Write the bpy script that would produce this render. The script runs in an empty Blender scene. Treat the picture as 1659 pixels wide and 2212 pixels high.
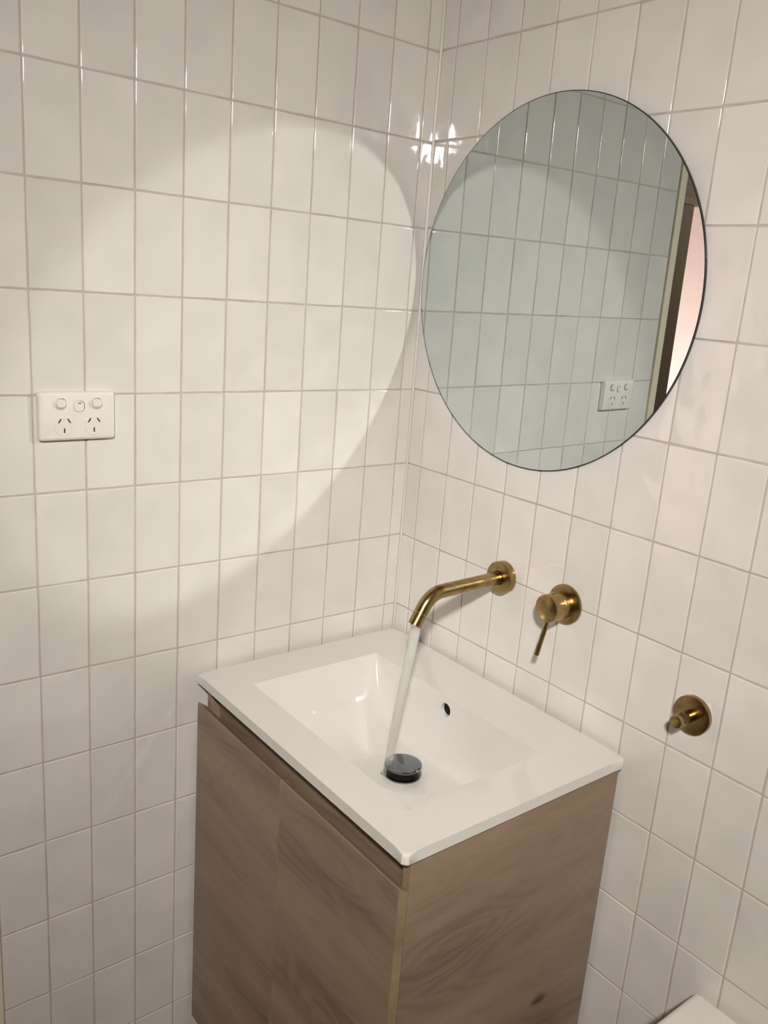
import bpy, bmesh, math, random
from mathutils import Vector, Matrix

random.seed(7)
scene = bpy.context.scene
C = scene.collection

# ------------------------------------------------------------------ camera
cam_d = bpy.data.cameras.new('camera')
cam = bpy.data.objects.new('camera', cam_d)
C.objects.link(cam)
RIGHT = Vector((0.61011054, 0.78884519, 0.07408376))
UP = Vector((-0.24641699, 0.1000525, 0.96398556))
BACK = Vector((0.75302311, -0.60639325, 0.25542794))
m3 = Matrix((RIGHT, UP, BACK)).transposed()
cam.matrix_world = Matrix.Translation((1.30050489, -1.09766948, 0.34394606)) @ m3.to_4x4()
cam_d.sensor_fit = 'VERTICAL'
cam_d.sensor_height = 36.0
cam_d.lens = 1838.825 / 2212 * 36.0
cam_d.clip_start = 0.01
scene.camera = cam

# ------------------------------------------------------------------ light and exposure
LAMP_POS = Vector((1.72, -1.46, 0.96))
LAMP_AIM = Vector((0.45, -0.30, -0.02))
LAMP_POWER = 11.2
LAMP_SIZE = 0.13
LAMP_SPREAD = math.radians(82)
LAMP_COL = (1.0, 0.94, 0.87)
EXPOSURE = -0.14

world = bpy.data.worlds.new('world')
scene.world = world
world.use_nodes = True
world.node_tree.nodes['Background'].inputs[0].default_value = (0.9, 0.8, 0.72, 1)
world.node_tree.nodes['Background'].inputs[1].default_value = 0.03

vs = scene.view_settings
vs.view_transform = 'Standard'
vs.look = 'None'
vs.exposure = EXPOSURE
vs.gamma = 1.0
vs.use_curve_mapping = False
cy = scene.cycles
cy.use_denoising = True
cy.max_bounces = 6
cy.diffuse_bounces = 4
cy.glossy_bounces = 4
cy.transmission_bounces = 8
cy.transparent_max_bounces = 12
cy.caustics_reflective = True
cy.caustics_refractive = False
cy.blur_glossy = 0.0
cy.use_guiding = True
cy.use_surface_guiding = True
cy.guiding_training_samples = 32
cy.use_adaptive_sampling = True
cy.adaptive_threshold = 0.08
cy.adaptive_min_samples = 16
cy.use_light_tree = False
cy.sample_clamp_indirect = 0.0

# ------------------------------------------------------------------ helpers
def tag(o, label=None, cat=None, group=None, kind=None):
    if label: o['label'] = label
    if cat: o['category'] = cat
    if group: o['group'] = group
    if kind: o['kind'] = kind
    return o

def empty(name, loc=(0, 0, 0), label=None, cat=None, group=None):
    o = bpy.data.objects.new(name, None)
    o.empty_display_size = 0.05
    o.location = loc
    C.objects.link(o)
    return tag(o, label, cat, group)

def obj(name, bm, mat, parent=None, smooth=False, loc=None, auto=None):
    """world-space bmesh -> object; with a parent the parent's origin is subtracted"""
    me = bpy.data.meshes.new(name)
    if parent is not None:
        base = parent_origin(parent)
        bmesh.ops.translate(bm, verts=bm.verts, vec=-base)
    bmesh.ops.recalc_face_normals(bm, faces=bm.faces) if bm.faces else None
    bm.to_mesh(me)
    bm.free()
    if mat is not None:
        me.materials.append(mat)
    if smooth:
        for p in me.polygons: p.use_smooth = True
    o = bpy.data.objects.new(name, me)
    C.objects.link(o)
    if parent is not None:
        o.parent = parent
    if auto is not None:
        me.set_sharp_from_angle(angle=math.radians(auto))
    return o

def parent_origin(p):
    v = Vector(p.location)
    q = p.parent
    while q is not None:
        v = v + Vector(q.location)
        q = q.parent
    return v

def box(bm, x0, x1, y0, y1, z0, z1, bevel=0.0, seg=2):
    r = bmesh.ops.create_cube(bm, size=1.0)
    vs_ = r['verts']
    for v in vs_:
        v.co = Vector(((x0 + x1) / 2 + v.co.x * (x1 - x0), (y0 + y1) / 2 + v.co.y * (y1 - y0), (z0 + z1) / 2 + v.co.z * (z1 - z0)))
    if bevel > 0:
        es = list({e for v in vs_ for e in v.link_edges})
        bmesh.ops.bevel(bm, geom=es, offset=bevel, segments=seg, profile=0.5, affect='EDGES')
    return bm

def newbox(*a, **k):
    return box(bmesh.new(), *a, **k)

def lathe(bm, prof, origin, axis, seg=64, cap=True):
    """prof: list of (distance along axis, radius)"""
    axis = Vector(axis).normalized()
    t = Vector((0, 0, 1)) if abs(axis.z) < 0.9 else Vector((1, 0, 0))
    u = axis.cross(t).normalized()
    w = axis.cross(u).normalized()
    origin = Vector(origin)
    rings = []
    for d, r in prof:
        if r < 1e-6:
            rings.append([bm.verts.new(origin + axis * d)])
        else:
            rings.append([bm.verts.new(origin + axis * d + u * (r * math.cos(2 * math.pi * i / seg)) + w * (r * math.sin(2 * math.pi * i / seg))) for i in range(seg)])
    for a, b in zip(rings, rings[1:]):
        for i in range(seg):
            j = (i + 1) % seg
            if len(a) == 1 and len(b) == 1: continue
            if len(a) == 1: bm.faces.new((a[0], b[i], b[j]))
            elif len(b) == 1: bm.faces.new((a[i], a[j], b[0]))
            else: bm.faces.new((a[i], a[j], b[j], b[i]))
    if cap:
        if len(rings[0]) > 1: bm.faces.new(rings[0])
        if len(rings[-1]) > 1: bm.faces.new(rings[-1])
    return bm

def tube(bm, path, radii, seg=40, cap=True):
    n = len(path)
    path = [Vector(p) for p in path]
    if not hasattr(radii, '__len__'): radii = [radii] * n
    rings = []
    ref = Vector((1, 0, 0))
    for i, p in enumerate(path):
        d = (path[min(i + 1, n - 1)] - path[max(i - 1, 0)]).normalized()
        u = (ref - d * ref.dot(d)).normalized()
        w = d.cross(u)
        rings.append([bm.verts.new(p + (u * math.cos(2 * math.pi * k / seg) + w * math.sin(2 * math.pi * k / seg)) * radii[i]) for k in range(seg)])
    for a, b in zip(rings, rings[1:]):
        for k in range(seg):
            j = (k + 1) % seg
            bm.faces.new((a[k], a[j], b[j], b[k]))
    if cap:
        bm.faces.new(rings[0]); bm.faces.new(rings[-1])
    return bm

def apply_boolean(target, cutter_bm):
    me = bpy.data.meshes.new('cut')
    bmesh.ops.recalc_face_normals(cutter_bm, faces=cutter_bm.faces)
    cutter_bm.to_mesh(me); cutter_bm.free()
    co = bpy.data.objects.new('cut', me)
    C.objects.link(co)
    co.matrix_world = target.matrix_world if target.parent is None else Matrix.Translation(parent_origin(target))
    if target.parent is not None:
        pass
    md = target.modifiers.new('b', 'BOOLEAN')
    md.operation = 'DIFFERENCE'; md.object = co; md.solver = 'EXACT'
    dg = bpy.context.evaluated_depsgraph_get()
    dg.update()
    nm = bpy.data.meshes.new_from_object(target.evaluated_get(dg))
    target.modifiers.clear()
    old = target.data
    target.data = nm
    bpy.data.meshes.remove(old)
    bpy.data.objects.remove(co)
    return target

# ------------------------------------------------------------------ materials
def mat(name, col, rough=0.5, metal=0.0, **kw):
    m = bpy.data.materials.new(name)
    m.use_nodes = True
    b = m.node_tree.nodes['Principled BSDF']
    b.inputs['Base Color'].default_value = (*col, 1)
    b.inputs['Roughness'].default_value = rough
    b.inputs['Metallic'].default_value = metal
    for k, v in kw.items():
        b.inputs[k].default_value = v
    return m

def N(m, t, **kw):
    n = m.node_tree.nodes.new(t)
    for k, v in kw.items():
        if k.startswith('i_'):
            n.inputs[k[2:].replace('_', ' ')].default_value = v
        else:
            setattr(n, k, v)
    return n

def L(m, a, ao, b, bi):
    m.node_tree.links.new(a.outputs[ao], b.inputs[bi])

# glazed tile: hand-made wavy glaze, slight tone differences from tile to tile
def tile_material():
    m = mat('glazed_tile', (0.72, 0.685, 0.64), 0.055)
    b = m.node_tree.nodes['Principled BSDF']
    b.inputs['Specular IOR Level'].default_value = 0.5
    tc = N(m, 'ShaderNodeTexCoord')
    oi = N(m, 'ShaderNodeObjectInfo')
    mul = N(m, 'ShaderNodeMath', operation='MULTIPLY'); mul.inputs[1].default_value = 37.0
    L(m, oi, 'Random', mul, 0)
    cmb = N(m, 'ShaderNodeCombineXYZ')
    for i in range(3): L(m, mul, 0, cmb, i)
    add = N(m, 'ShaderNodeVectorMath', operation='ADD')
    L(m, tc, 'Object', add, 0); L(m, cmb, 0, add, 1)
    # tone
    n1 = N(m, 'ShaderNodeTexNoise'); n1.inputs['Scale'].default_value = 14; n1.inputs['Detail'].default_value = 1
    L(m, add, 0, n1, 'Vector')
    r1 = N(m, 'ShaderNodeValToRGB')
    r1.color_ramp.elements[0].position = 0.3; r1.color_ramp.elements[0].color = (0.69, 0.668, 0.64, 1)
    r1.color_ramp.elements[1].position = 0.7; r1.color_ramp.elements[1].color = (0.74, 0.715, 0.685, 1)
    L(m, n1, 'Fac', r1, 0)
    hsv = N(m, 'ShaderNodeHueSaturation')
    mr = N(m, 'ShaderNodeMapRange'); mr.inputs['To Min'].default_value = 0.965; mr.inputs['To Max'].default_value = 1.03
    L(m, oi, 'Random', mr, 'Value'); L(m, mr, 0, hsv, 'Value'); L(m, r1, 0, hsv, 'Color')
    L(m, hsv, 0, b, 'Base Color')
    # glaze waviness
    n2 = N(m, 'ShaderNodeTexNoise'); n2.inputs['Scale'].default_value = 26; n2.inputs['Detail'].default_value = 0
    L(m, add, 0, n2, 'Vector')
    n3 = N(m, 'ShaderNodeTexNoise'); n3.inputs['Scale'].default_value = 75; n3.inputs['Detail'].default_value = 0
    L(m, add, 0, n3, 'Vector')
    mx = N(m, 'ShaderNodeMath', operation='MULTIPLY_ADD'); mx.inputs[1].default_value = 0.14
    L(m, n3, 'Fac', mx, 0); L(m, n2, 'Fac', mx, 2)
    bp = N(m, 'ShaderNodeBump'); bp.inputs['Strength'].default_value = 0.5; bp.inputs['Distance'].default_value = 0.0016
    L(m, mx, 0, bp, 'Height'); L(m, bp, 0, b, 'Normal')
    return m

def noisy_material(name, c0, c1, scale, rough, bump=0.0, bscale=200):
    m = mat(name, c0, rough)
    b = m.node_tree.nodes['Principled BSDF']
    tc = N(m, 'ShaderNodeTexCoord')
    n = N(m, 'ShaderNodeTexNoise'); n.inputs['Scale'].default_value = scale; n.inputs['Detail'].default_value = 4
    L(m, tc, 'Object', n, 'Vector')
    r = N(m, 'ShaderNodeValToRGB')
    r.color_ramp.elements[0].position = 0.3; r.color_ramp.elements[0].color = (*c0, 1)
    r.color_ramp.elements[1].position = 0.7; r.color_ramp.elements[1].color = (*c1, 1)
    L(m, n, 'Fac', r, 0); L(m, r, 0, b, 'Base Color')
    if bump:
        n2 = N(m, 'ShaderNodeTexNoise'); n2.inputs['Scale'].default_value = bscale
        L(m, tc, 'Object', n2, 'Vector')
        bp = N(m, 'ShaderNodeBump'); bp.inputs['Strength'].default_value = bump; bp.inputs['Distance'].default_value = 0.001
        L(m, n2, 'Fac', bp, 'Height'); L(m, bp, 0, b, 'Normal')
    return m

def wood_material(name, along, seed, dark, mid, light):
    """printed oak laminate, horizontal grain. along: 'X' or 'Y' = grain direction"""
    m = mat(name, mid, 0.42)
    b = m.node_tree.nodes['Principled BSDF']
    b.inputs['Specular IOR Level'].default_value = 0.35
    tc = N(m, 'ShaderNodeTexCoord')
    sx = N(m, 'ShaderNodeSeparateXYZ'); L(m, tc, 'Object', sx, 0)
    u, v = ('X' if along == 'X' else 'Y'), 'Z'
    def vec(su, sv, off):
        c = N(m, 'ShaderNodeCombineXYZ')
        a = N(m, 'ShaderNodeMath', operation='MULTIPLY_ADD'); a.inputs[1].default_value = su; a.inputs[2].default_value = off
        d = N(m, 'ShaderNodeMath', operation='MULTIPLY_ADD'); d.inputs[1].default_value = sv; d.inputs[2].default_value = off * 1.7
        L(m, sx, u, a, 0); L(m, sx, v, d, 0); L(m, a, 0, c, 'X'); L(m, d, 0, c, 'Y')
        return c
    # broad bands
    nb = N(m, 'ShaderNodeTexNoise'); nb.inputs['Scale'].default_value = 1.0; nb.inputs['Detail'].default_value = 3
    L(m, vec(1.8, 13.0, seed), 0, nb, 'Vector')
    # growth rings: contour lines of a stretched noise -> cathedral shapes
    ng = N(m, 'ShaderNodeTexNoise'); ng.inputs['Scale'].default_value = 1.0; ng.inputs['Detail'].default_value = 1.5
    ng.inputs['Distortion'].default_value = 0.0
    L(m, vec(2.2, 8.5, seed + 3.1), 0, ng, 'Vector')
    k = N(m, 'ShaderNodeMath', operation='MULTIPLY'); k.inputs[1].default_value = 120.0; L(m, ng, 'Fac', k, 0)
    sn = N(m, 'ShaderNodeMath', operation='SINE'); L(m, k, 0, sn, 0)
    # fine fibre
    nf = N(m, 'ShaderNodeTexNoise'); nf.inputs['Scale'].default_value = 1.0; nf.inputs['Detail'].default_value = 4; nf.inputs['Roughness'].default_value = 0.7
    L(m, vec(9, 260, seed + 9), 0, nf, 'Vector')
    # knots
    vo = N(m, 'ShaderNodeTexVoronoi'); vo.inputs['Scale'].default_value = 1.0; vo.inputs['Randomness'].default_value = 1.0
    L(m, vec(3.4, 5.2, seed + 5), 0, vo, 'Vector')
    nk = N(m, 'ShaderNodeTexNoise'); nk.inputs['Scale'].default_value = 1.0; nk.inputs['Detail'].default_value = 3
    L(m, vec(30, 60, seed), 0, nk, 'Vector')
    dk = N(m, 'ShaderNodeMath', operation='MULTIPLY_ADD'); dk.inputs[1].default_value = 0.13; L(m, nk, 'Fac', dk, 0); L(m, vo, 'Distance', dk, 2)
    kn = N(m, 'ShaderNodeMapRange'); kn.interpolation_type = 'SMOOTHSTEP'
    kn.inputs['From Min'].default_value = 0.07; kn.inputs['From Max'].default_value = 0.16; kn.inputs['To Min'].default_value = 1; kn.inputs['To Max'].default_value = 0
    L(m, dk, 0, kn, 'Value')
    # sum
    s1 = N(m, 'ShaderNodeMath', operation='MULTIPLY_ADD'); s1.inputs[1].default_value = 0.04; L(m, sn, 0, s1, 0); L(m, nb, 'Fac', s1, 2)
    s2 = N(m, 'ShaderNodeMath', operation='MULTIPLY_ADD'); s2.inputs[1].default_value = 0.30; L(m, nf, 'Fac', s2, 0); L(m, s1, 0, s2, 2)
    s3 = N(m, 'ShaderNodeMath', operation='MULTIPLY_ADD'); s3.inputs[1].default_value = -0.42; L(m, kn, 0, s3, 0); L(m, s2, 0, s3, 2)
    r = N(m, 'ShaderNodeValToRGB')
    e = r.color_ramp.elements
    e[0].position = 0.22; e[0].color = (*dark, 1)
    e[1].position = 0.95; e[1].color = (*light, 1)
    x = e.new(0.58); x.color = (*mid, 1)
    L(m, s3, 0, r, 0); L(m, r, 0, b, 'Base Color')
    bp = N(m, 'ShaderNodeBump'); bp.inputs['Strength'].default_value = 0.15; bp.inputs['Distance'].default_value = 0.0005
    L(m, nf, 'Fac', bp, 'Height'); L(m, bp, 0, b, 'Normal')
    return m

def brass_material(name, rough=0.26):
    m = mat(name, (0.40, 0.275, 0.105), rough, 1.0)
    b = m.node_tree.nodes['Principled BSDF']
    tc = N(m, 'ShaderNodeTexCoord')
    n = N(m, 'ShaderNodeTexNoise'); n.inputs['Scale'].default_value = 60; n.inputs['Detail'].default_value = 5
    L(m, tc, 'Object', n, 'Vector')
    r = N(m, 'ShaderNodeValToRGB')
    r.color_ramp.elements[0].position = 0.35; r.color_ramp.elements[0].color = (0.30, 0.215, 0.095, 1)
    r.color_ramp.elements[1].position = 0.65; r.color_ramp.elements[1].color = (0.41, 0.30, 0.14, 1)
    L(m, n, 'Fac', r, 0); L(m, r, 0, b, 'Base Color')
    mp = N(m, 'ShaderNodeMapping'); mp.inputs['Scale'].default_value = (900, 40, 900)
    L(m, tc, 'Object', mp, 'Vector')
    n2 = N(m, 'ShaderNodeTexNoise'); n2.inputs['Scale'].default_value = 1.0; n2.inputs['Detail'].default_value = 2
    L(m, mp, 0, n2, 'Vector')
    bp = N(m, 'ShaderNodeBump'); bp.inputs['Strength'].default_value = 0.06; bp.inputs['Distance'].default_value = 0.0004
    L(m, n2, 'Fac', bp, 'Height'); L(m, bp, 0, b, 'Normal')
    return m

def water_material(name, aer):
    """clear thin water; aer = whitish air share (0 clear .. 1 white)"""
    m = bpy.data.materials.new(name); m.use_nodes = True
    nt = m.node_tree
    nt.nodes.clear()
    out = N(m, 'ShaderNodeOutputMaterial')
    tr = N(m, 'ShaderNodeBsdfTransparent'); tr.inputs[0].default_value = (0.985, 0.99, 0.99, 1)
    gl = N(m, 'ShaderNodeBsdfGlossy'); gl.inputs['Roughness'].default_value = 0.04
    tc = N(m, 'ShaderNodeTexCoord')
    mp = N(m, 'ShaderNodeMapping'); mp.inputs['Scale'].default_value = (90, 90, 16) if aer else (60, 60, 60)
    L(m, tc, 'Object', mp, 'Vector')
    nz = N(m, 'ShaderNodeTexNoise'); nz.inputs['Scale'].default_value = 1.0; nz.inputs['Detail'].default_value = 2
    L(m, mp, 0, nz, 'Vector')
    bp = N(m, 'ShaderNodeBump'); bp.inputs['Strength'].default_value = 0.6 if aer else 0.7; bp.inputs['Distance'].default_value = 0.003 if aer else 0.0015
    L(m, nz, 'Fac', bp, 'Height')
    L(m, bp, 0, gl, 'Normal')
    lw = N(m, 'ShaderNodeLayerWeight'); lw.inputs['Blend'].default_value = 0.5
    L(m, bp, 0, lw, 'Normal')
    pw_ = N(m, 'ShaderNodeMath', operation='POWER'); pw_.inputs[1].default_value = 5.0
    L(m, lw, 'Facing', pw_, 0)
    fr = N(m, 'ShaderNodeMath', operation='MULTIPLY_ADD'); fr.inputs[1].default_value = 0.75; fr.inputs[2].default_value = 0.05
    L(m, pw_, 0, fr, 0)
    m1 = N(m, 'ShaderNodeMixShader')
    L(m, fr, 0, m1, 0); L(m, tr, 0, m1, 1); L(m, gl, 0, m1, 2)
    if aer:
        df = N(m, 'ShaderNodeBsdfDiffuse'); df.inputs['Color'].default_value = (0.85, 0.85, 0.84, 1)
        tl = N(m, 'ShaderNodeBsdfTranslucent'); tl.inputs['Color'].default_value = (0.85, 0.85, 0.84, 1)
        md = N(m, 'ShaderNodeMixShader'); md.inputs[0].default_value = 0.5
        L(m, df, 0, md, 1); L(m, tl, 0, md, 2)
        # the jet leaves the aerator full of fine bubbles and clears as it falls
        sx = N(m, 'ShaderNodeSeparateXYZ'); L(m, tc, 'Object', sx, 0)
        mr = N(m, 'ShaderNodeMapRange'); mr.inputs['From Min'].default_value = 0.02; mr.inputs['From Max'].default_value = 0.26
        mr.inputs['To Min'].default_value = 0.16; mr.inputs['To Max'].default_value = aer
        L(m, sx, 'Z', mr, 'Value')
        m2 = N(m, 'ShaderNodeMixShader')
        L(m, mr, 0, m2, 0); L(m, m1, 0, m2, 1); L(m, md, 0, m2, 2)
        L(m, m2, 0, out, 'Surface')
    else:
        L(m, m1, 0, out, 'Surface')
    return m

M_TILE = tile_material()
M_GROUT = noisy_material('grout', (0.47, 0.42, 0.38), (0.55, 0.495, 0.455), 40, 0.85, 0.3, 900)
M_PAINT = noisy_material('warm_paint', (0.57, 0.435, 0.30), (0.61, 0.47, 0.33), 8, 0.6)
M_FLOOR = noisy_material('floor_tile', (0.26, 0.205, 0.15), (0.33, 0.265, 0.20), 12, 0.5)
M_SIL = mat('silicone', (0.66, 0.625, 0.58), 0.4)
M_CREAM = noisy_material('cream_paint', (0.76, 0.70, 0.555), (0.80, 0.74, 0.595), 10, 0.4)
M_HALL = noisy_material('hall_brown', (0.40, 0.33, 0.265), (0.44, 0.365, 0.295), 6, 0.6)
M_PINK = noisy_material('pink_paint', (0.80, 0.64, 0.62), (0.84, 0.69, 0.67), 3, 0.6)
M_PORC = mat('porcelain', (0.745, 0.725, 0.695), 0.07)
M_PORC.node_tree.nodes['Principled BSDF'].inputs['Coat Weight'].default_value = 0.3
M_PLAST = mat('white_plastic', (0.80, 0.765, 0.715), 0.22)
M_PLAST2 = mat('white_plastic_insert', (0.785, 0.75, 0.70), 0.22)
M_BLACK = mat('black_slot', (0.012, 0.010, 0.010), 0.5)
M_RED = mat('red_mark', (0.55, 0.03, 0.04), 0.4)
M_MIRROR = mat('mirror_glass', (0.63, 0.69, 0.68), 0.0, 1.0)
M_MEDGE = mat('mirror_edge', (0.02, 0.022, 0.022), 0.25)
M_BRASS = brass_material('brushed_brass')
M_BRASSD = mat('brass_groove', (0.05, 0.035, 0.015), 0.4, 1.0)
M_CHROME = mat('dark_chrome', (0.235, 0.255, 0.275), 0.05, 1.0)
M_CHROMED = mat('black_chrome', (0.02, 0.02, 0.022), 0.12, 1.0)
M_LID_LIT = mat('toilet_white_lit', (0.88, 0.85, 0.79), 0.12)  # lighter than the porcelain: light caught by the lid put into its colour
M_WOODX = wood_material('oak_laminate_front', 'X', 1.3, (0.085, 0.056, 0.037), (0.268, 0.192, 0.134), (0.355, 0.262, 0.184))
M_WOODX2 = wood_material('oak_laminate_front_b', 'X', 6.2, (0.085, 0.056, 0.037), (0.268, 0.192, 0.134), (0.355, 0.262, 0.184))
M_WOODY = wood_material('oak_laminate_side', 'Y', 3.7, (0.085, 0.056, 0.037), (0.268, 0.192, 0.134), (0.355, 0.262, 0.184))
M_EDGE = wood_material('oak_edge_band', 'X', 2.2, (0.17, 0.125, 0.07), (0.27, 0.212, 0.125), (0.34, 0.27, 0.165))
M_WATER = water_material('water_jet', 0.85)
M_FILM = water_material('water_film', 0.0)

# ------------------------------------------------------------------ room
ZF, ZC = -1.215, 1.14
XR, YB = 2.35, -2.25
WALL_END = -0.8085      # tiled part of the left wall stops here

ZL = [1.0655, 0.9122, 0.7592, 0.6061, 0.4547, 0.3027, 0.1507, 0.0007, -0.1492, -0.3020, -0.4575, -0.6083, -0.7648, -0.9186, -1.0715, ZF]
ZR = [1.0675, 0.9150, 0.7623, 0.6088, 0.4567, 0.3050, 0.1521, 0.0011, -0.1497, -0.3025, -0.4577, -0.6105, -0.7640, -0.9180, -1.0715, ZF]
YC = [-0.8079, -0.7298, -0.6518, -0.5727, -0.4949, -0.4169, -0.3389, -0.2613, -0.1835, -0.1069, -0.0303, -0.0012]
XD = [0.0012, 0.0411, 0.1190, 0.1964, 0.2738, 0.3522, 0.4306, 0.5090, 0.5890, 0.6675, 0.7460, 0.8250]
while XD[-1] + 0.0786 < XR: XD.append(XD[-1] + 0.0786)
XD.append(XR)

JOINT = 0.0030
TW, TH = 0.078 - JOINT, 0.1525 - JOINT
rt = random.Random(11)

def tile_mesh(w, h, r):
    """one hand-made tile, centred, face towards +Z; the glaze rolls over at the edge"""
    bm = bmesh.new()
    e = 0.0016
    us = [0, e / w, 0.5, 1 - e / w, 1]
    vv = [0, e / h, 0.34, 0.66, 1 - e / h, 1]
    grid = []
    jl = [r.uniform(-0.0004, 0.0004) for _ in vv]; jr = [r.uniform(-0.0004, 0.0004) for _ in vv]
    jb = [r.uniform(-0.0004, 0.0004) for _ in us]; jt = [r.uniform(-0.0004, 0.0004) for _ in us]
    for j, b in enumerate(vv):
        row = []
        for i, a in enumerate(us):
            x, y = (a - 0.5) * w, (b - 0.5) * h
            x += jl[j] * (1 - a) + jr[j] * a
            y += jb[i] * (1 - b) + jt[i] * b
            edge = i in (0, len(us) - 1) or j in (0, len(vv) - 1)
            ring = i in (1, len(us) - 2) or j in (1, len(vv) - 2)
            z = -0.0011 if edge else (r.uniform(-0.00012, 0.00012) if ring else r.uniform(-0.0002, 0.0004))
            row.append(bm.verts.new((x, y, z)))
        grid.append(row)
    for j in range(len(vv) - 1):
        for i in range(len(us) - 1):
            bm.faces.new((grid[j][i], grid[j][i + 1], grid[j + 1][i + 1], grid[j + 1][i]))
    rim = [grid[0][i] for i in range(len(us))] + [grid[j][-1] for j in range(1, len(vv))] + [grid[-1][i] for i in range(len(us) - 2, -1, -1)] + [grid[j][0] for j in range(len(vv) - 2, 0, -1)]
    low = [bm.verts.new((v.co.x, v.co.y, -0.005)) for v in rim]
    for k in range(len(rim)):
        n = (k + 1) % len(rim)
        bm.faces.new((rim[n], rim[k], low[k], low[n]))
    return bm

def to_mesh(bm, name, m):
    me = bpy.data.meshes.new(name)
    bm.to_mesh(me); bm.free()
    me.materials.append(m)
    for p in me.polygons: p.use_smooth = True
    return me

def to_tile_mesh(bm, w, h):
    """flat glaze with a quick roll-off at the rim: the normals say so"""
    me = to_mesh(bm, 'tile', M_TILE)
    r = random.Random(rt.random())
    nn = []
    for v in me.vertices:
        x, y, z = v.co
        if z < -0.002:
            n = Vector((x / w, y / h, 0.0))
            n = Vector((n.x, 0, 0)) if abs(n.x) > abs(n.y) else Vector((0, n.y, 0))
        elif z < -0.0008:
            n = Vector((0, 0, 1))
            if abs(x) > w / 2 - 0.0012: n.x = math.copysign(0.9, x)
            if abs(y) > h / 2 - 0.0012: n.y = math.copysign(0.9, y)
        else:
            n = Vector((r.gauss(0, 0.006), r.gauss(0, 0.006), 1))
        nn.append(n.normalized())
    me.normals_split_custom_set_from_vertices(nn)
    return me

VAR = [to_tile_mesh(tile_mesh(TW, TH, rt), TW, TH) for _ in range(14)]
cut_cache = {}

def tile_for(w, h):
    if abs(w - TW) < 0.006 and abs(h - TH) < 0.006:
        return rt.choice(VAR), w / TW, h / TH
    key = (round(w, 3), round(h, 3))
    if key not in cut_cache:
        cut_cache[key] = [to_tile_mesh(tile_mesh(key[0], key[1], rt), key[0], key[1]) for _ in range(2)]
    return rt.choice(cut_cache[key]), w / key[0], h / key[1]

def tile_matrix(frame, c, sx, sy, origin):
    """frame: 3x3 with columns along, up, out"""
    tilt = Matrix.Rotation(math.radians(rt.gauss(0, 0.22)), 3, 'X') @ Matrix.Rotation(math.radians(rt.gauss(0, 0.30)), 3, 'Y') @ Matrix.Rotation(math.radians(rt.gauss(0, 0.12)), 3, 'Z')
    rot = (frame @ tilt).to_4x4()
    return Matrix.Translation(c - origin) @ rot @ Matrix.Diagonal((sx, sy, 1, 1))

def tile_wall(wall, cols, rows, frame, plane, limit_u, out):
    """cols: positions along the wall ascending, rows: z descending"""
    origin = parent_origin(wall)
    rest = bmesh.new()
    for k in range(len(rows) - 1):
        z1, z0 = rows[k], rows[k + 1]
        for i in range(len(cols) - 1):
            a, b = cols[i], cols[i + 1]
            w, h = (b - a) - JOINT, (z1 - z0) - JOINT
            if w < 0.004: continue
            me, sx, sy = tile_for(w, h)
            c = plane((a + b) / 2, (z0 + z1) / 2) + out * rt.uniform(-0.0001, 0.0005)
            mw = tile_matrix(frame, c, sx, sy, origin)
            if (a + b) / 2 < limit_u:
                o = bpy.data.objects.new('tile', me)
                C.objects.link(o)
                o.parent = wall
                o.matrix_local = mw
            else:
                t = bmesh.new(); t.from_mesh(me); t.transform(mw)
                tm = bpy.data.meshes.new('t'); t.to_mesh(tm); t.free()
                rest.from_mesh(tm); bpy.data.meshes.remove(tm)
    if len(rest.verts):
        me = to_mesh(rest, 'tile_field', M_TILE)
        o = bpy.data.objects.new('tile_field', me); C.objects.link(o); o.parent = wall
        o['kind'] = 'stuff'
    else:
        rest.free()

GD = 0.0014   # grout lies this deep behind the tile faces
# left wall: tiled up to the doorway, then lintel and the rest beyond the doorway
wl = obj('wall_left', newbox(-0.11, -GD, WALL_END, 0.11, ZF, ZC), M_GROUT)
tag(wl, 'white tiled wall with the power outlet, left of the corner', kind='structure')
fl = Matrix(((0, 0, 1), (1, 0, 0), (0, 1, 0)))          # columns: along=+y, up=+z, out=+x
tile_wall(wl, YC, [ZC] + ZL, fl, lambda u, z: Vector((0, u, z)), 9, Vector((1, 0, 0)))
wr = obj('wall_right', newbox(-0.11, XR + 0.1, GD, 0.11, ZF, ZC), M_GROUT)
tag(wr, 'white tiled wall behind the mirror, taps and washbasin', kind='structure')
fr_ = Matrix(((1, 0, 0), (0, 0, -1), (0, 1, 0)))        # columns: along=+x, up=+z, out=-y
tile_wall(wr, XD, [ZC] + ZR, fr_, lambda u, z: Vector((u, 0, z)), 1.27, Vector((0, -1, 0)))

b = bmesh.new()
DOOR_Y0, DOOR_Y1, DOOR_H = -1.66, WALL_END - 0.026, 0.84
box(b, -0.11, 0.0, YB, DOOR_Y0, ZF, ZC)
box(b, -0.11, 0.0, DOOR_Y0, WALL_END, DOOR_H, ZC)
tag(obj('wall_doorway', b, M_PAINT), 'plain wall around the doorway seen in the mirror', kind='structure')
tag(obj('wall_back', newbox(-0.11, XR + 0.1, YB - 0.1, YB, ZF, ZC), M_PAINT), 'plain wall behind the viewer', kind='structure')
tag(obj('wall_side', newbox(XR, XR + 0.1, YB, 0.0, ZF, ZC), M_PAINT), 'plain wall at the right, outside the view', kind='structure')
tag(obj('floor', newbox(-2.4, XR + 0.1, -4.6, 0.11, ZF - 0.1, ZF), M_FLOOR), 'warm brown floor below the vanity', kind='structure')
tag(obj('ceiling', newbox(-2.4, XR + 0.1, -4.6, 0.11, ZC, ZC + 0.1), M_PAINT), 'plain ceiling above the view', kind='structure')
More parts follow.
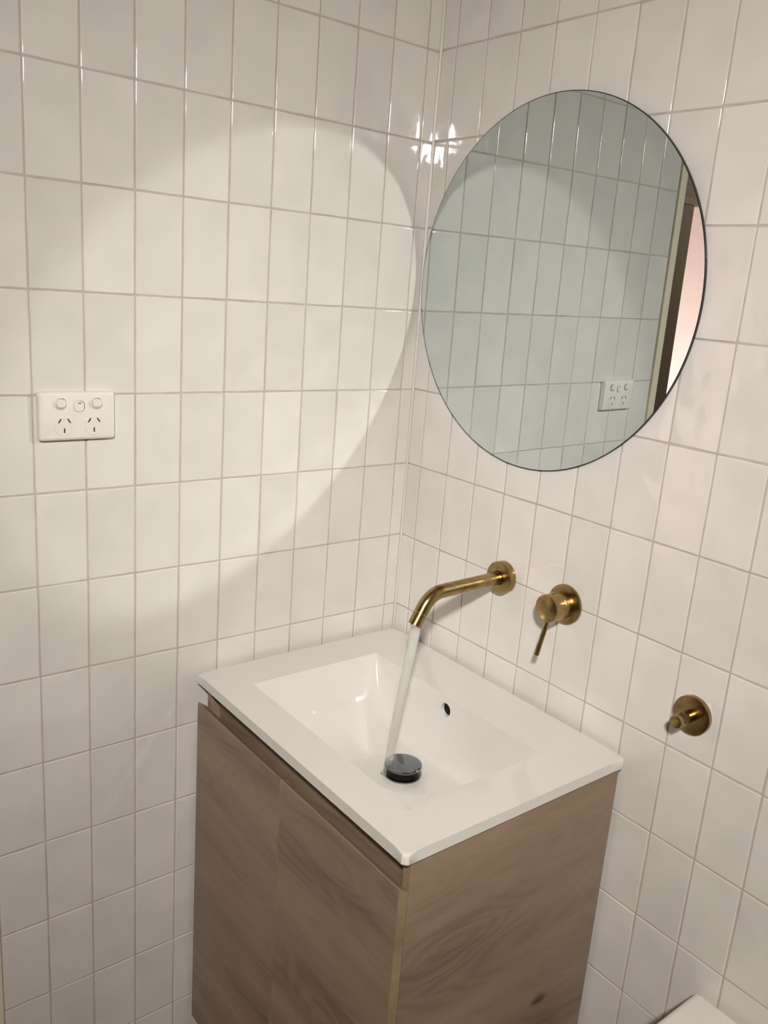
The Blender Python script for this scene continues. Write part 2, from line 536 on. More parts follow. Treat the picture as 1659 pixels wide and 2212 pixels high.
# cream trim on the free edge of the tiled wall
b = bmesh.new()
box(b, -0.112, 0.004, WALL_END - 0.026, WALL_END - 0.0008, ZF, DOOR_H, bevel=0.002)
tag(obj('trim_1', b, M_CREAM), 'cream painted trim on the free edge of the tiled wall', kind='structure')
# silicone bead in the corner
b = bmesh.new()
pts = [(0.0, -0.0030), (0.0010, -0.0019), (0.0019, -0.0010), (0.0030, 0.0), (0.0, 0.0)]
va = [b.verts.new((x + 0.0, y, ZF)) for x, y in pts]; vb = [b.verts.new((x, y, ZC)) for x, y in pts]
for i in range(len(pts)):
    j = (i + 1) % len(pts); b.faces.new((va[i], va[j], vb[j], vb[i]))
b.faces.new(va); b.faces.new(vb)
tag(obj('trim_2', b, M_SIL), 'pale silicone bead in the corner between the tiled walls', kind='structure')

# hall beyond the doorway, seen only in the mirror: dark wall with a bright pink room behind it
HX, OY, OZ = -1.10, -2.566, 0.772
b = bmesh.new()
box(b, HX - 0.1, HX, OY, 0.11, ZF, ZC)
box(b, HX - 0.1, HX, -4.6, OY, OZ + 0.03, ZC)
tag(obj('wall_hall', b, M_HALL), 'dark brown hall wall in the reflection at the right of the mirror', kind='structure')
tag(obj('trim_3', newbox(HX - 0.1, HX + 0.006, -3.6, OY + 0.12, OZ, OZ + 0.03), M_PAINT), 'thin pale head trim above the pink opening in the mirror', kind='structure')
tag(obj('wall_far', newbox(-2.4, HX - 0.1, -3.4, -3.3, ZF, ZC), M_PINK), 'bright pinkish wall seen as a sliver at the right of the mirror', kind='structure')

# ------------------------------------------------------------------ ceiling light (outside the frame)
aim = (LAMP_AIM - LAMP_POS).normalized()
cl = empty('ceiling_light', LAMP_POS, 'white round ceiling spotlight lighting the washbasin corner, outside the frame', 'light')
b = bmesh.new()
lathe(b, [(-0.055, 0.05), (-0.05, 0.066), (0.006, 0.072), (0.006, 0.066), (-0.004, 0.0625)], LAMP_POS, aim, cap=False)
obj('housing', b, M_PLAST, cl, smooth=True, auto=40)
b = bmesh.new()
tube(b, [LAMP_POS - aim * 0.04, Vector((LAMP_POS.x - aim.x * 0.05, LAMP_POS.y - aim.y * 0.05, ZC))], 0.012)
obj('stem', b, M_PLAST, cl, smooth=True, auto=40)
ld = bpy.data.lights.new('lamp', 'AREA')
ld.shape = 'DISK'; ld.size = LAMP_SIZE; ld.energy = LAMP_POWER; ld.color = LAMP_COL; ld.spread = LAMP_SPREAD
lo = bpy.data.objects.new('lamp', ld); C.objects.link(lo)
lo.parent = cl
lo.rotation_euler = aim.to_track_quat('-Z', 'Y').to_euler()
# made-up floor lamp, unseen, added to brighten the pink wall beyond the hall
LX, LY, LZ = -1.62, -2.20, -0.45
fl_ = empty('pink_room_fill_lamp', (LX, LY, ZF), 'slim unseen floor lamp added to brighten the pink room beyond the hall', 'lamp')
obj('base', lathe(bmesh.new(), [(0, 0.13), (0.02, 0.13), (0.025, 0.02), (0.025, 0.0)], (LX, LY, ZF), (0, 0, 1)), M_BRASSD, fl_, smooth=True, auto=40)
obj('pole', tube(bmesh.new(), [(LX, LY, ZF + 0.02), (LX, LY, LZ - 0.09)], 0.011, seg=16), M_BRASSD, fl_, smooth=True, auto=40)
obj('lamp_shade', lathe(bmesh.new(), [(-0.10, 0.05), (-0.06, 0.10), (-0.055, 0.10), (-0.094, 0.048)], (LX, LY, LZ), (0, 0, 1), cap=False), M_PLAST, fl_, smooth=True, auto=40)
ld2 = bpy.data.lights.new('lamp', 'POINT'); ld2.energy = 115; ld2.color = (1.0, 0.87, 0.82); ld2.shadow_soft_size = 0.05
lo2 = bpy.data.objects.new('lamp', ld2); C.objects.link(lo2); lo2.parent = fl_; lo2.location = (0, 0, LZ - ZF)
# unseen dim lamp, added only to lift the dark hall wall
hl = empty('hall_fill_light', (-0.25, -3.4, ZC), 'small unseen ceiling lamp added to brighten the dark hall wall', 'light')
obj('shade', lathe(bmesh.new(), [(0, 0.06), (0.012, 0.057), (0.016, 0.0)], (-0.25, -3.4, ZC), (0, 0, -1)), M_PLAST, hl, smooth=True, auto=40)
ld3 = bpy.data.lights.new('lamp', 'POINT'); ld3.energy = 16.0; ld3.color = (1.0, 0.88, 0.74); ld3.shadow_soft_size = 0.05
lo3 = bpy.data.objects.new('lamp', ld3); C.objects.link(lo3); lo3.parent = hl; lo3.location = (0, 0, -0.10)

# ------------------------------------------------------------------ vanity cabinet
VX0, VX1, VZ1, VZ0 = 0.019, 0.602, -0.3705, -1.112
van = empty('vanity_cabinet', (0.31, -0.23, ZF), 'oak laminate vanity cabinet with two handleless doors under the white washbasin', 'cabinet')
PT = 0.016
FY = -0.444
for x0 in (VX0, VX1 - PT):
    obj('side_panel', newbox(x0, x0 + PT, FY, -0.010, VZ0, VZ1, bevel=0.0006, seg=1), M_WOODY, van)
obj('bottom_panel', newbox(VX0 + PT, VX1 - PT, FY, -0.010, VZ0, VZ0 + PT), M_WOODX, van)
obj('back_panel', newbox(VX0 + PT, VX1 - PT, -0.022, -0.012, VZ0 + PT, VZ1), M_WOODX, van)
obj('front_rail', newbox(VX0 + PT, VX1 - PT, FY + 0.017, FY + 0.033, VZ1 - 0.09, VZ1), M_WOODX2, van)
obj('plinth', newbox(VX0 + 0.01, VX1 - 0.01, FY + 0.05, FY + 0.066, ZF, VZ0), M_WOODX, van)
obj('plinth', newbox(VX1 - 0.026, VX1 - 0.01, FY + 0.066, -0.02, ZF, VZ0), M_WOODY, van)
DT = -0.4105           # front top edge; the top is cut back at an angle as a finger pull
def door_prism(x0, x1, prof):
    bm = bmesh.new()
    a = [bm.verts.new((x0, y, z)) for y, z in prof]; c = [bm.verts.new((x1, y, z)) for y, z in prof]
    n = len(prof)
    for i in range(n):
        j = (i + 1) % n
        bm.faces.new((a[i], a[j], c[j], c[i]))
    bm.faces.new(a); bm.faces.new(c)
    return bm
YF, YK = -0.4600, -0.4446
for k, (x0, x1) in enumerate(((0.0125, 0.3026), (0.3056, 0.6008))):
    ZD = VZ0 + 0.002
    prof = [(YF, ZD), (YF, DT - 0.0008), (YF + 0.0006, DT - 0.0006), (YK, DT - 0.0106), (YK, ZD)]
    d = obj('door', door_prism(x0 + 0.001, x1 - 0.001, prof), (M_WOODX, M_WOODX2)[k], van)
    e = door_prism(x0, x0 + 0.001, prof)
    for part in (door_prism(x1 - 0.001, x1, prof), door_prism(x0, x1, [(YF + 0.0006, DT - 0.0006), (YF + 0.0009, DT), (YK, DT - 0.0098), (YK, DT - 0.0106)])):
        tm = bpy.data.meshes.new('t'); part.to_mesh(tm); part.free(); e.from_mesh(tm); bpy.data.meshes.remove(tm)
    eo = obj('edge_band', e, M_EDGE, d)
    eo['label'] = 'paler yellowish edge band of the door'

# ------------------------------------------------------------------ washbasin
BX0, BX1, BY0, BY1 = 0.0085, 0.6135, -0.4665, -0.0050     # slab outline
ZT = -0.3527
IX0, IX1, IY0, IY1 = 0.0975, 0.5295, -0.3960, -0.1215     # bowl opening
BCX, BHW = (IX0 + IX1) / 2, (IX1 - IX0) / 2
DEPTH = 0.122
CR = 0.016

def smooth(t):
    t = max(0.0, min(1.0, t)); return t * t * (3 - 2 * t)

def bowl_z(x, y):
    if x <= IX0 or x >= IX1 or y <= IY0 or y >= IY1:
        return ZT
    s = abs(x - BCX) / BHW
    dx = 1 - s ** 4.4
    def wall(a, run, n):
        t = max(0.0, min(1.0, a / run))
        return (1 - (1 - t) ** n) ** (1 / n)
    fb = wall(IY1 - y, 0.034, 2.3)
    ff = wall(y - IY0, 0.045, 2.2)
    return ZT - DEPTH * dx * fb * ff

def lines(lo, hi, n, p=1.0):
    return [lo + (hi - lo) * (i / n) for i in range(n + 1)]

def basin_mesh():
    def cl(a, b, n):     # clustered at a
        return [a + (b - a) * (1 - math.cos(math.pi / 2 * i / n)) for i in range(n + 1)]
    E = 0.0001
    xs = lines(BX0, IX0, 8) + [v for v in cl(IX0, IX0 + 0.06, 12)[1:]] + lines(IX0 + 0.06, IX1 - 0.06, 26)[1:] + [v for v in reversed(cl(IX1, IX1 - 0.06, 12)[:-1])] + lines(IX1, BX1, 8)[1:]
    ys = lines(BY0, IY0, 7) + cl(IY0, IY0 + 0.05, 16)[1:] + lines(IY0 + 0.05, IY1 - 0.04, 16)[1:] + list(reversed(cl(IY1, IY1 - 0.04, 16)[:-1])) + lines(IY1, BY1, 8)[1:]
    bm = bmesh.new()
    g = [[bm.verts.new((x, y, bowl_z(x, y))) for x in xs] for y in ys]
    for j in range(len(ys) - 1):
        for i in range(len(xs) - 1):
            bm.faces.new((g[j][i], g[j][i + 1], g[j + 1][i + 1], g[j + 1][i]))
    # rounded slab corners: pull the outer vertices onto the arc
    def rc(v):
        for cx, sx in ((BX0 + CR, -1), (BX1 - CR, 1)):
            for cy_, sy in ((BY0 + CR, -1), (BY1 - CR, 1)):
                dx, dy = (v.co.x - cx) * sx, (v.co.y - cy_) * sy
                if dx > 0 and dy > 0:
                    m_ = max(dx, dy); l = math.hypot(dx, dy)
                    f = m_ / l
                    v.co.x = cx + sx * dx * f; v.co.y = cy_ + sy * dy * f
    # denser outline for the corners comes from the border loop itself
    border = [g[0][i] for i in range(len(xs))] + [g[j][-1] for j in range(1, len(ys))] + [g[-1][i] for i in range(len(xs) - 2, -1, -1)] + [g[j][0] for j in range(len(ys) - 2, 0, -1)]
    # rounded top edge then side, then the underside
    cxm, cym = (BX0 + BX1) / 2, (BY0 + BY1) / 2
    R = 0.0045
    def outline(inset):
        """rounded rectangle point for every border vertex, at this inset"""
        res = []
        for v in border:
            x, y = v.co.x, v.co.y
            x0, x1, y0, y1 = BX0 + inset, BX1 - inset, BY0 + inset, BY1 - inset
            x = min(max(x, x0), x1); y = min(max(y, y0), y1)
            r = max(CR - inset, 0.001)
            ccx = min(max(x, x0 + r), x1 - r); ccy = min(max(y, y0 + r), y1 - r)
            d = Vector((x - ccx, y - ccy))
            if d.length > 1e-9 and abs(d.x) > 1e-9 and abs(d.y) > 1e-9:
                d = d.normalized() * r
                x, y = ccx + d.x, ccy + d.y
            res.append((x, y))
        return res
    for v, (x, y) in zip(border, outline(R)):
        v.co.x, v.co.y = x, y
    prev = border
    prof = [(R * (1 - math.sin(a)), R * (1 - math.cos(a))) for a in (0.5, 0.95, math.pi / 2)]
    prof = [(i, d) for i, d in prof] + [(0.0, 0.0145), (0.0025, 0.0175)]
    for inset, drop in prof:
        ring = [bm.verts.new((x, y, ZT - drop)) for x, y in outline(inset)]
        for k in range(len(ring)):
            n = (k + 1) % len(ring)
            bm.faces.new((prev[n], prev[k], ring[k], ring[n]))
        prev = ring
    # under the slab: inwards to the bowl body, down and closed
    body = []
    for v in prev:
        x = min(max(v.co.x, 0.062), 0.562); y = min(max(v.co.y, -0.406), -0.050)
        body.append((x, y))
    for dz in (0.0175, 0.135):
        ring = [bm.verts.new((x, y, ZT - dz)) for x, y in body]
        for k in range(len(ring)):
            n = (k + 1) % len(ring)
            bm.faces.new((prev[n], prev[k], ring[k], ring[n]))
        prev = ring
    bm.faces.new(list(reversed(prev)))
    bmesh.ops.remove_doubles(bm, verts=bm.verts, dist=1e-5)
    return bm

wb = empty('washbasin', (0.31, -0.235, ZT - 0.0175), 'white ceramic washbasin top with rectangular bowl on the oak vanity', 'washbasin')
bas = obj('basin', basin_mesh(), M_PORC, wb, smooth=True)
OVX, OVZ, OVR = 0.3075, -0.3785, 0.0122
cut = lathe(bmesh.new(), [(0, OVR), (0.052, OVR)], Vector((OVX, -0.150, OVZ)) - parent_origin(wb), (0, 1, 0), seg=40)
apply_boolean(bas, cut)
for p in bas.data.polygons: p.use_smooth = True
bas.data.set_sharp_from_angle(angle=math.radians(38))
ov = obj('overflow', lathe(bmesh.new(), [(0, 0.0), (0, OVR - 0.0004), (0.004, OVR - 0.0004), (0.004, 0.0)], (OVX, -0.1150, OVZ), (0, 1, 0), seg=40, cap=False), M_CHROMED, wb)  # dark disc set in the bored hole, stands in for its shaded depth
ov['label'] = 'dark disc as the shade inside the round overflow hole in the back of the bowl'

# pop-up waste
WX, WY = 0.3115, -0.2150
ZB = bowl_z(WX, WY)
pw = empty('drain_plug', (WX, WY, ZB), 'dark chrome pop-up drain plug in the bottom of the washbasin', 'drain plug')
obj('collar', lathe(bmesh.new(), [(-0.001, 0.0335), (0.0025, 0.0335), (0.003, 0.031), (0.003, 0.0)], (WX, WY, ZB), (0, 0, 1), cap=False), M_CHROME, pw, smooth=True, auto=40)
obj('stem', lathe(bmesh.new(), [(0.003, 0.0312), (0.0165, 0.0312)], (WX, WY, ZB), (0, 0, 1)), M_CHROMED, pw, smooth=True, auto=40)
obj('cap', lathe(bmesh.new(), [(0.0160, 0.0), (0.0160, 0.0322), (0.0168, 0.0332), (0.0180, 0.0332), (0.0196, 0.0324), (0.0206, 0.0300), (0.0213, 0.024), (0.0220, 0.014), (0.0222, 0.0)], (WX, WY, ZB), (0, 0, 1), seg=72, cap=False), M_CHROME, pw, smooth=True, auto=40)

# ------------------------------------------------------------------ wall spout
SX, SZ = 0.2990, -0.1475
sp = empty('wall_spout', (SX, 0, SZ), 'brushed brass wall spout with running water, round flange on the tiles', 'tap')
obj('flange', lathe(bmesh.new(), [(0.0005, 0.0), (0.0005, 0.0295), (0.0148, 0.0295), (0.0160, 0.0288), (0.0164, 0.0275), (0.0164, 0.0130), (0.0150, 0.0125)], (SX, 0, SZ), (0, -1, 0), seg=80, cap=False), M_BRASS, sp, smooth=True, auto=35)
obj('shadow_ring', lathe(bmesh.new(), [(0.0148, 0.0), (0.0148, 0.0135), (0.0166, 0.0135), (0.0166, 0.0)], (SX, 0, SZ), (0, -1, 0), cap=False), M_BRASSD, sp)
path = [(SX, -0.012, SZ), (SX, -0.05, SZ - 0.0008), (SX, -0.10, SZ - 0.0018), (SX, -0.150, SZ - 0.003)]
rad, a_end = 0.046, math.radians(60)
y0, z0 = -0.150, SZ - 0.003
NA = 18
for i in range(1, NA + 1):
    a = a_end * i / NA
    path.append((SX, y0 - rad * math.sin(a), z0 - rad * (1 - math.cos(a))))
ye, ze = path[-1][1], path[-1][2]
dy, dz = -math.cos(a_end), -math.sin(a_end)
SR = 0.0122
TIPL = 0.0335
p1 = [(SX, ye + dy * t, ze + dz * t) for t in (0.004, 0.011)]
obj('tube', tube(bmesh.new(), path + p1, SR, seg=56), M_BRASS, sp, smooth=True, auto=50)
tip0 = Vector((SX, ye + dy * 0.0114, ze + dz * 0.0114)); tdir = Vector((0, dy, dz))
obj('aerator', lathe(bmesh.new(), [(0.0, 0.0), (0.0, SR), (TIPL - 0.0118, SR), (TIPL - 0.0114, SR - 0.0006), (TIPL - 0.0114, 0.0095), (TIPL - 0.0150, 0.0092), (TIPL - 0.0150, 0.0)], tip0, tdir, seg=56, cap=False), M_BRASS, sp, smooth=True, auto=40)
TIP = Vector((SX, ye + dy * TIPL, ze + dz * TIPL))

# ------------------------------------------------------------------ mixer with pin lever
MX, MZ = 0.4440, -0.1500
mi = empty('wall_mixer', (MX, 0, MZ), 'brushed brass wall mixer with thin pin lever, right of the spout', 'tap')
obj('flange', lathe(bmesh.new(), [(0.0005, 0.0), (0.0005, 0.0345), (0.0040, 0.0345), (0.0052, 0.0338), (0.0056, 0.0325), (0.0056, 0.0)], (MX, 0, MZ), (0, -1, 0), seg=80, cap=False), M_BRASS, mi, smooth=True, auto=35)
obj('neck', lathe(bmesh.new(), [(0.0056, 0.0226), (0.0240, 0.0226), (0.0244, 0.0222), (0.0244, 0.0)], (MX, 0, MZ), (0, -1, 0), seg=72, cap=False), M_BRASS, mi, smooth=True, auto=35)
obj('groove', lathe(bmesh.new(), [(0.0240, 0.0200), (0.0258, 0.0200)], (MX, 0, MZ), (0, -1, 0), seg=64), M_BRASSD, mi, smooth=True, auto=35)
cap = obj('cap', lathe(bmesh.new(), [(0.0256, 0.0), (0.0256, 0.0228), (0.0262, 0.0235), (0.0480, 0.0235), (0.0494, 0.0230), (0.0500, 0.0218), (0.0504, 0.0)], (MX, 0, MZ), (0, -1, 0), seg=80, cap=False), M_BRASS, mi, smooth=True, auto=35)
obj('lever', tube(bmesh.new(), [(MX - 0.001, -0.0400, MZ - 0.0215), (MX - 0.0018, -0.0440, MZ - 0.040), (MX - 0.003, -0.0505, MZ - 0.0655), (MX - 0.0038, -0.0545, MZ - 0.0825)], [0.0037, 0.0039, 0.0043, 0.0045], seg=28), M_BRASS, mi, smooth=True, auto=50)
pn = obj('set_screw', tube(bmesh.new(), [(MX - 0.0005, -0.0285, MZ + 0.0226), (MX - 0.0005, -0.0375, MZ + 0.0226)], 0.0016, seg=16), M_BRASSD, mi, smooth=True, auto=50)

# ------------------------------------------------------------------ robe hook
HX_, HZ = 0.7040, -0.2335
hk = empty('robe_hook', (HX_, 0, HZ), 'small brushed brass robe hook on a round plate, right of the washbasin', 'hook')
obj('plate', lathe(bmesh.new(), [(0.0005, 0.0), (0.0005, 0.0298), (0.0072, 0.0298), (0.0080, 0.0292), (0.0082, 0.0285), (0.0082, 0.0)], (HX_, 0, HZ), (0, -1, 0), seg=80, cap=False), M_BRASS, hk, smooth=True, auto=35)
stem = obj('peg', lathe(bmesh.new(), [(0.0080, 0.0096), (0.0460, 0.0096), (0.0468, 0.0092), (0.0470, 0.0086)], (HX_, 0, HZ), (0, -1, 0), seg=56), M_BRASS, hk, smooth=True)
cut = tube(bmesh.new(), [Vector((-0.02, -0.0275, 0.0115)), Vector((0.02, -0.0275, 0.0115))], 0.0078, seg=40) if False else None
cb = bmesh.new()
lathe(cb, [(-0.02, 0.0088), (0.02, 0.0088)], (0, -0.0315, 0.0072), (1, 0, 0), seg=44)
apply_boolean(stem, cb)
for p in stem.data.polygons: p.use_smooth = True
stem.data.set_sharp_from_angle(angle=math.radians(35))

# ------------------------------------------------------------------ running water
wt = empty('running_water', (SX, -0.24, bowl_z(SX, -0.24)), 'thin stream of water falling from the brass spout into the basin', 'water')
Z_END = bowl_z(SX, -0.243) + 0.001
knots = [(TIP.y + 0.0015, TIP.z + 0.004), (-0.2035, -0.2135), (-0.2150, -0.2848), (-0.2285, -0.3684), (-0.2360, -0.4286), (-0.2420, Z_END)]
def lerp_k(t):
    n = len(knots) - 1; i = min(int(t * n), n - 1); f = t * n - i
    def cr(k):
        p0 = knots[max(i - 1, 0)][k]; p1_ = knots[i][k]; p2 = knots[i + 1][k]; p3 = knots[min(i + 2, n)][k]
        return 0.5 * (2 * p1_ + (p2 - p0) * f + (2 * p0 - 5 * p1_ + 4 * p2 - p3) * f * f + (3 * p1_ - p0 - 3 * p2 + p3) * f ** 3)
    return cr(0), cr(1)
rw = random.Random(3)
path, radii = [], []
NS = 60
for i in range(NS + 1):
    t = i / NS
    y, z = lerp_k(t)
    path.append((SX + 0.0004 * math.sin(t * 23), y, z))
    radii.append((0.0092 * (1 - t) ** 0.8 + 0.0062 * (1 - (1 - t) ** 0.8)) * (1 + 0.035 * math.sin(t * 61) + rw.uniform(-0.02, 0.02)) + (0.004 * max(0, (t - 0.96) / 0.04) ** 2))
st = tube(bmesh.new(), path, radii, seg=28)
obj('stream', st, M_WATER, wt, smooth=True)
# film of water spreading on the bowl floor around the plug
fm = bmesh.new()
RN, SN = 9, 56
cxw, cyw = 0.302, -0.236
rings = [[fm.verts.new((cxw, cyw, bowl_z(cxw, cyw) + 0.0035))]]
prof = [0.062 + 0.012 * math.sin(2 * a + 0.6) + 0.007 * math.sin(5 * a + 1.3) + 0.004 * math.sin(9 * a) for a in [2 * math.pi * i / SN for i in range(SN)]]
for k in range(1, RN + 1):
    ring = []
    for i in range(SN):
        a = 2 * math.pi * i / SN; r = prof[i] * k / RN
        x, y = cxw + r * math.cos(a), cyw + r * 0.95 * math.sin(a)
        y = min(max(y, IY0 + 0.012), IY1 - 0.012)
        hgt = 0.0022 * (1 - (k / RN) ** 3) + 0.0004 * math.sin(r * 260) * (1 - k / RN) + 0.0003
        ring.append(fm.verts.new((x, y, bowl_z(x, y) + hgt)))
    rings.append(ring)
for i in range(SN):
    j = (i + 1) % SN
    fm.faces.new((rings[0][0], rings[1][i], rings[1][j]))
    for k in range(1, RN):
        fm.faces.new((rings[k][i], rings[k + 1][i], rings[k + 1][j], rings[k][j]))
film = obj('water_film', fm, M_FILM, wt, smooth=True)
film['label'] = 'shallow rippled water around the drain plug'

# ------------------------------------------------------------------ round mirror
MC = Vector((0.3095, -0.0070, 0.3580)); MR = 0.3000
mir = empty('round_mirror', MC, 'large round frameless mirror on the tiled wall above the washbasin', 'mirror')
gl = lathe(bmesh.new(), [(0.0, MR - 0.0012), (0.0, 0.0)], (0, 0, 0), (0, -1, 0), seg=180, cap=False)
g_o = obj('glass', gl, M_MIRROR)
g_o.parent = mir
ed = lathe(bmesh.new(), [(-0.0045, 0.0), (-0.0045, MR), (-0.0003, MR), (0.0001, MR - 0.0013), (-0.0004, MR - 0.0015), (-0.0004, 0.0)], (0, 0, 0), (0, -1, 0), seg=180, cap=False)
e_o = obj('edge', ed, M_MEDGE, smooth=True, auto=30)
e_o.parent = mir
e_o['label'] = 'thin dark polished edge of the mirror'
nrm = Vector((0.0035, -1.0, -0.0070)).normalized()
mir.rotation_euler = Vector((0, -1, 0)).rotation_difference(nrm).to_euler()

# ------------------------------------------------------------------ double power outlet
GY, GZ = -0.6670, 0.1190
gp = empty('power_outlet', (0, GY, GZ), 'white double power outlet with three rocker switches on the left tiled wall', 'outlet')

def rrect(cu, cv, w, h, r, seg=6):
    out = []
    for sx, sy, a0 in ((1, -1, -90), (1, 1, 0), (-1, 1, 90), (-1, -1, 180)):
        for k in range(seg + 1):
            a = math.radians(a0 + 90 * k / seg)
            out.append((cu + sx * (w / 2 - r) + r * math.cos(a), cv + sy * (h / 2 - r) + r * math.sin(a)))
    return out

def loft(bm, loops, cap0=True, cap1=True):
    """loops: list of (outline, x) in the left wall frame"""
    prev = None
    for ol, x in loops:
        ring = [bm.verts.new((x, GY + u, GZ + v)) for u, v in ol] if not callable(x) else [bm.verts.new((x(u, v), GY + u, GZ + v)) for u, v in ol]
        if prev is None:
            if cap0: bm.faces.new(ring)
        else:
            for k in range(len(ring)):
                n = (k + 1) % len(ring)
                bm.faces.new((prev[k], prev[n], ring[n], ring[k]))
        prev = ring
    if cap1: bm.faces.new(prev)
    return bm

bm = loft(bmesh.new(), [(rrect(0, 0.5, 115.5, 73.5, 5), .0003), (rrect(0, 0.5, 115.5, 73.5, 5), .0065), (rrect(0, 0.5, 114.5, 72.5, 5), .0085), (rrect(0, 0.5, 111, 69, 4.2), .0103), (rrect(0.5, 0.5, 105.5, 64.5, 3.5), .0118)]) if False else None
def sc(ol): return [(u / 1000, v / 1000) for u, v in ol]
bm = bmesh.new()
loft(bm, [(sc(rrect(0, 1, 115.5, 73.5, 5)), .0003), (sc(rrect(0, 1, 115.5, 73.5, 5)), .0062), (sc(rrect(0, 1, 114.6, 72.6, 5)), .0082), (sc(rrect(0, 1, 112, 70, 4.4)), .0100), (sc(rrect(0, 1, 105.0, 64.5, 3.0)), .0115)])
obj('plate', bm, M_PLAST, gp, smooth=True, auto=24)
XF = 0.0115
for cu, cv, up in ((-25.5, 20.6, True), (2.0, 16.4, False), (28.5, 20.2, True)):
    # recessed dark surround, then the rocker itself
    s_ = empty('switch')
    bm = bmesh.new()
    loft(bm, [(sc(rrect(cu, cv, 17.6, 18.6, 7.4)), XF - .0005), (sc(rrect(cu, cv, 17.6, 18.6, 7.4)), XF + .0004), (sc(rrect(cu, cv, 16.4, 17.4, 6.9)), XF + .0005)])
    bpy.data.objects.remove(s_)
    s_ = obj('switch', bm, M_PLAST2, gp, smooth=True, auto=30)
    bm = bmesh.new()
    loft(bm, [(sc(rrect(cu + 0.5, cv, 15.4, 16.2, 6.4)), XF - .0002), (sc(rrect(cu + 0.5, cv, 15.4, 16.2, 6.4)), XF + .00056)])
    obj('gap', bm, M_BLACK, s_)
    bm = bmesh.new()
    sl = 1 if up else -1
    top = (lambda u, v, cv=cv, sl=sl: XF + .0032 - sl * (v - cv / 1000) * 0.16 - (0.0028 * max(0, -(v - cv / 1000 + 0.0032) / 0.005) if sl > 0 else 0.0))
    if up:
        loft(bm, [(sc(rrect(cu - 0.1, cv - 0.2, 14.6, 15.6, 6.3)), XF - .0002), (sc(rrect(cu - 0.1, cv - 0.2, 14.6, 15.6, 6.3)), XF + .0018), (sc(rrect(cu, cv + 1.4, 13.6, 11.6, 5.2)), XF + .0046)])
    else:
        loft(bm, [(sc(rrect(cu - 0.1, cv - 0.1, 14.6, 15.6, 6.3)), XF - .0002), (sc(rrect(cu - 0.1, cv - 0.1, 14.6, 15.6, 6.3)), XF + .0012), (sc(rrect(cu - 0.1, cv - 2.2, 13.2, 10.4, 4.9)), XF + .0024)])
    rk = obj('rocker', bm, M_PLAST, s_, smooth=True, auto=28)
    if not up:
        bm = bmesh.new()
        c_v = cv + 4.6
        box(bm, XF + .0008, XF + .00235, GY + (cu - 2.6 + 0.4) / 1000, GY + (cu + 2.2 + 0.4) / 1000, GZ + (c_v - 0.8) / 1000, GZ + (c_v + 0.8) / 1000)
        obj('on_mark', bm, M_RED, s_)['label'] = 'small red mark'
for cu in (-20.6, 24.2):
    cv = -13.2
    ol = [(cu - 14.2, cv + 7), (cu - 8, cv + 14.4), (cu - 3, cv + 15.4), (cu + 3, cv + 15.4), (cu + 8, cv + 14.4), (cu + 14.2, cv + 7), (cu + 14.2, cv - 7), (cu + 8, cv - 13.6), (cu + 3, cv - 15.4), (cu - 3, cv - 15.4), (cu - 8, cv - 13.6), (cu - 14.2, cv - 7)]
    ol_in = [(cu + (u - cu) * 0.965, cv + (v - cv) * 0.965) for u, v in ol]
    bm = bmesh.new()
    loft(bm, [(sc(ol), XF - .0004), (sc(ol), XF + .0003), (sc(ol_in), XF + .00062)])
    so = obj('socket', bm, M_PLAST2, gp, smooth=True, auto=20)
    for du, dv, ang, ln in ((-6.9, 7.8, -34, 7.4), (6.9, 7.8, 34, 7.4), (0, -6.8, 0, 7.0)):
        bm = bmesh.new()
        hw, hl = 0.95, ln / 2
        a = math.radians(ang)
        q = [(-hw, -hl), (hw, -hl), (hw, hl), (-hw, hl)]
        o2 = [(cu + du + x * math.cos(a) - y * math.sin(a), cv + dv + x * math.sin(a) + y * math.cos(a)) for x, y in q]
        loft(bm, [(sc(o2), XF - .0003), (sc(o2), XF + .00078)])
        obj('slot', bm, M_BLACK, so)

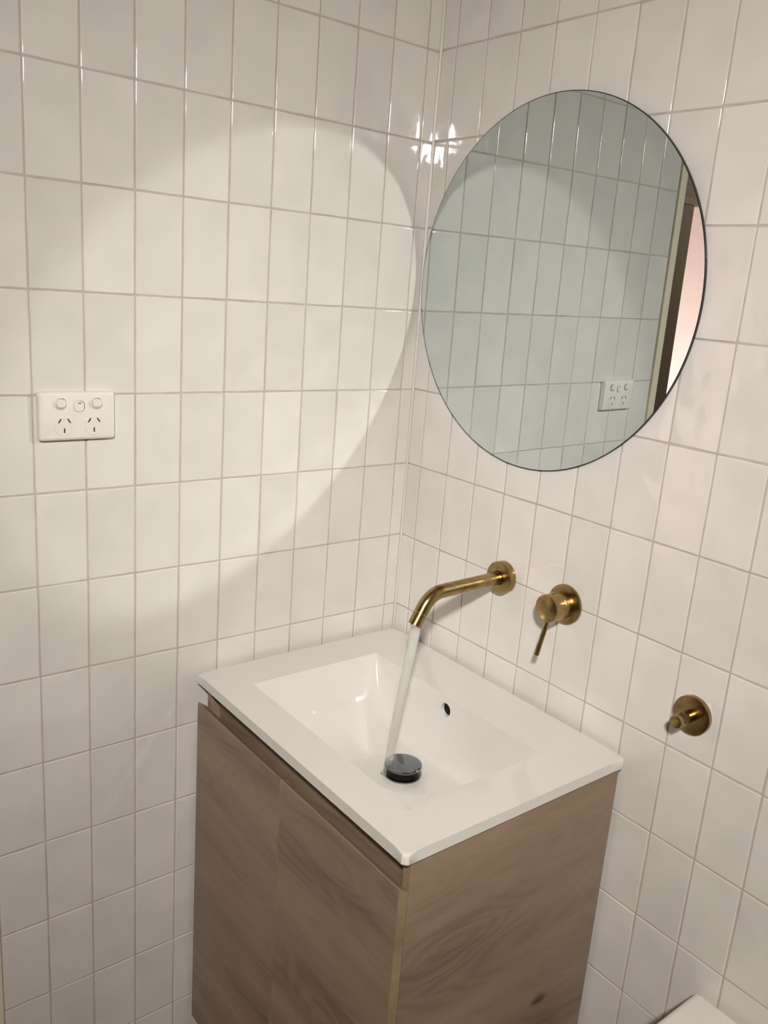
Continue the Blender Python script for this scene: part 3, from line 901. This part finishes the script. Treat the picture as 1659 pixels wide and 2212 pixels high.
# ------------------------------------------------------------------ toilet, only a corner of its cistern lid shows
TX0, TX1, TZ = 0.792, 1.170, -0.655
to = empty('toilet', ((TX0 + TX1) / 2, -0.09, ZF), 'white ceramic toilet cistern, only its lid corner showing at lower right', 'toilet')
obj('cistern_lid', newbox(TX0, TX1, -0.185, -0.004, TZ - 0.030, TZ, bevel=0.011, seg=5), M_LID_LIT, to, smooth=True, auto=60)
obj('cistern', newbox(TX0 + 0.010, TX1 - 0.010, -0.175, -0.006, TZ - 0.30, TZ - 0.028, bevel=0.02, seg=4), M_PORC, to, smooth=True, auto=60)
obj('flush_button', lathe(bmesh.new(), [(-0.001, 0.024), (0.004, 0.024), (0.005, 0.022), (0.005, 0.0)], ((TX0 + TX1) / 2, -0.095, TZ), (0, 0, 1), cap=False), M_CHROME, to, smooth=True, auto=40)
bm = bmesh.new()
cxm = (TX0 + TX1) / 2
def oval(z, rx, yf, yb, n=40):
    ring = []
    for i in range(n):
        a = 2 * math.pi * i / n
        y = (yf + yb) / 2 + (yf - yb) / 2 * math.cos(a)
        ring.append(bm.verts.new((cxm + rx * math.sin(a) * (1.0 if math.cos(a) > 0 else 1.0), y, z)))
    return ring
rr = [oval(ZF, 0.115, -0.50, -0.05), oval(ZF + 0.15, 0.12, -0.52, -0.05), oval(ZF + 0.30, 0.165, -0.60, -0.04), oval(ZF + 0.262 + 0.1, 0.175, -0.63, -0.04)]
for a_, b_ in zip(rr, rr[1:]):
    for i in range(40):
        j = (i + 1) % 40
        bm.faces.new((a_[i], a_[j], b_[j], b_[i]))
bm.faces.new(rr[0]); bm.faces.new(rr[-1])
obj('pan', bm, M_PORC, to, smooth=True, auto=50)
bm = bmesh.new()
s0, s1 = oval(ZF + 0.362, 0.178, -0.64, -0.19), oval(ZF + 0.388, 0.176, -0.637, -0.193)
for i in range(40):
    j = (i + 1) % 40
    bm.faces.new((s0[i], s0[j], s1[j], s1[i]))
bm.faces.new(s0); bm.faces.new(s1)
obj('seat', bm, M_PLAST, to, smooth=True, auto=40)
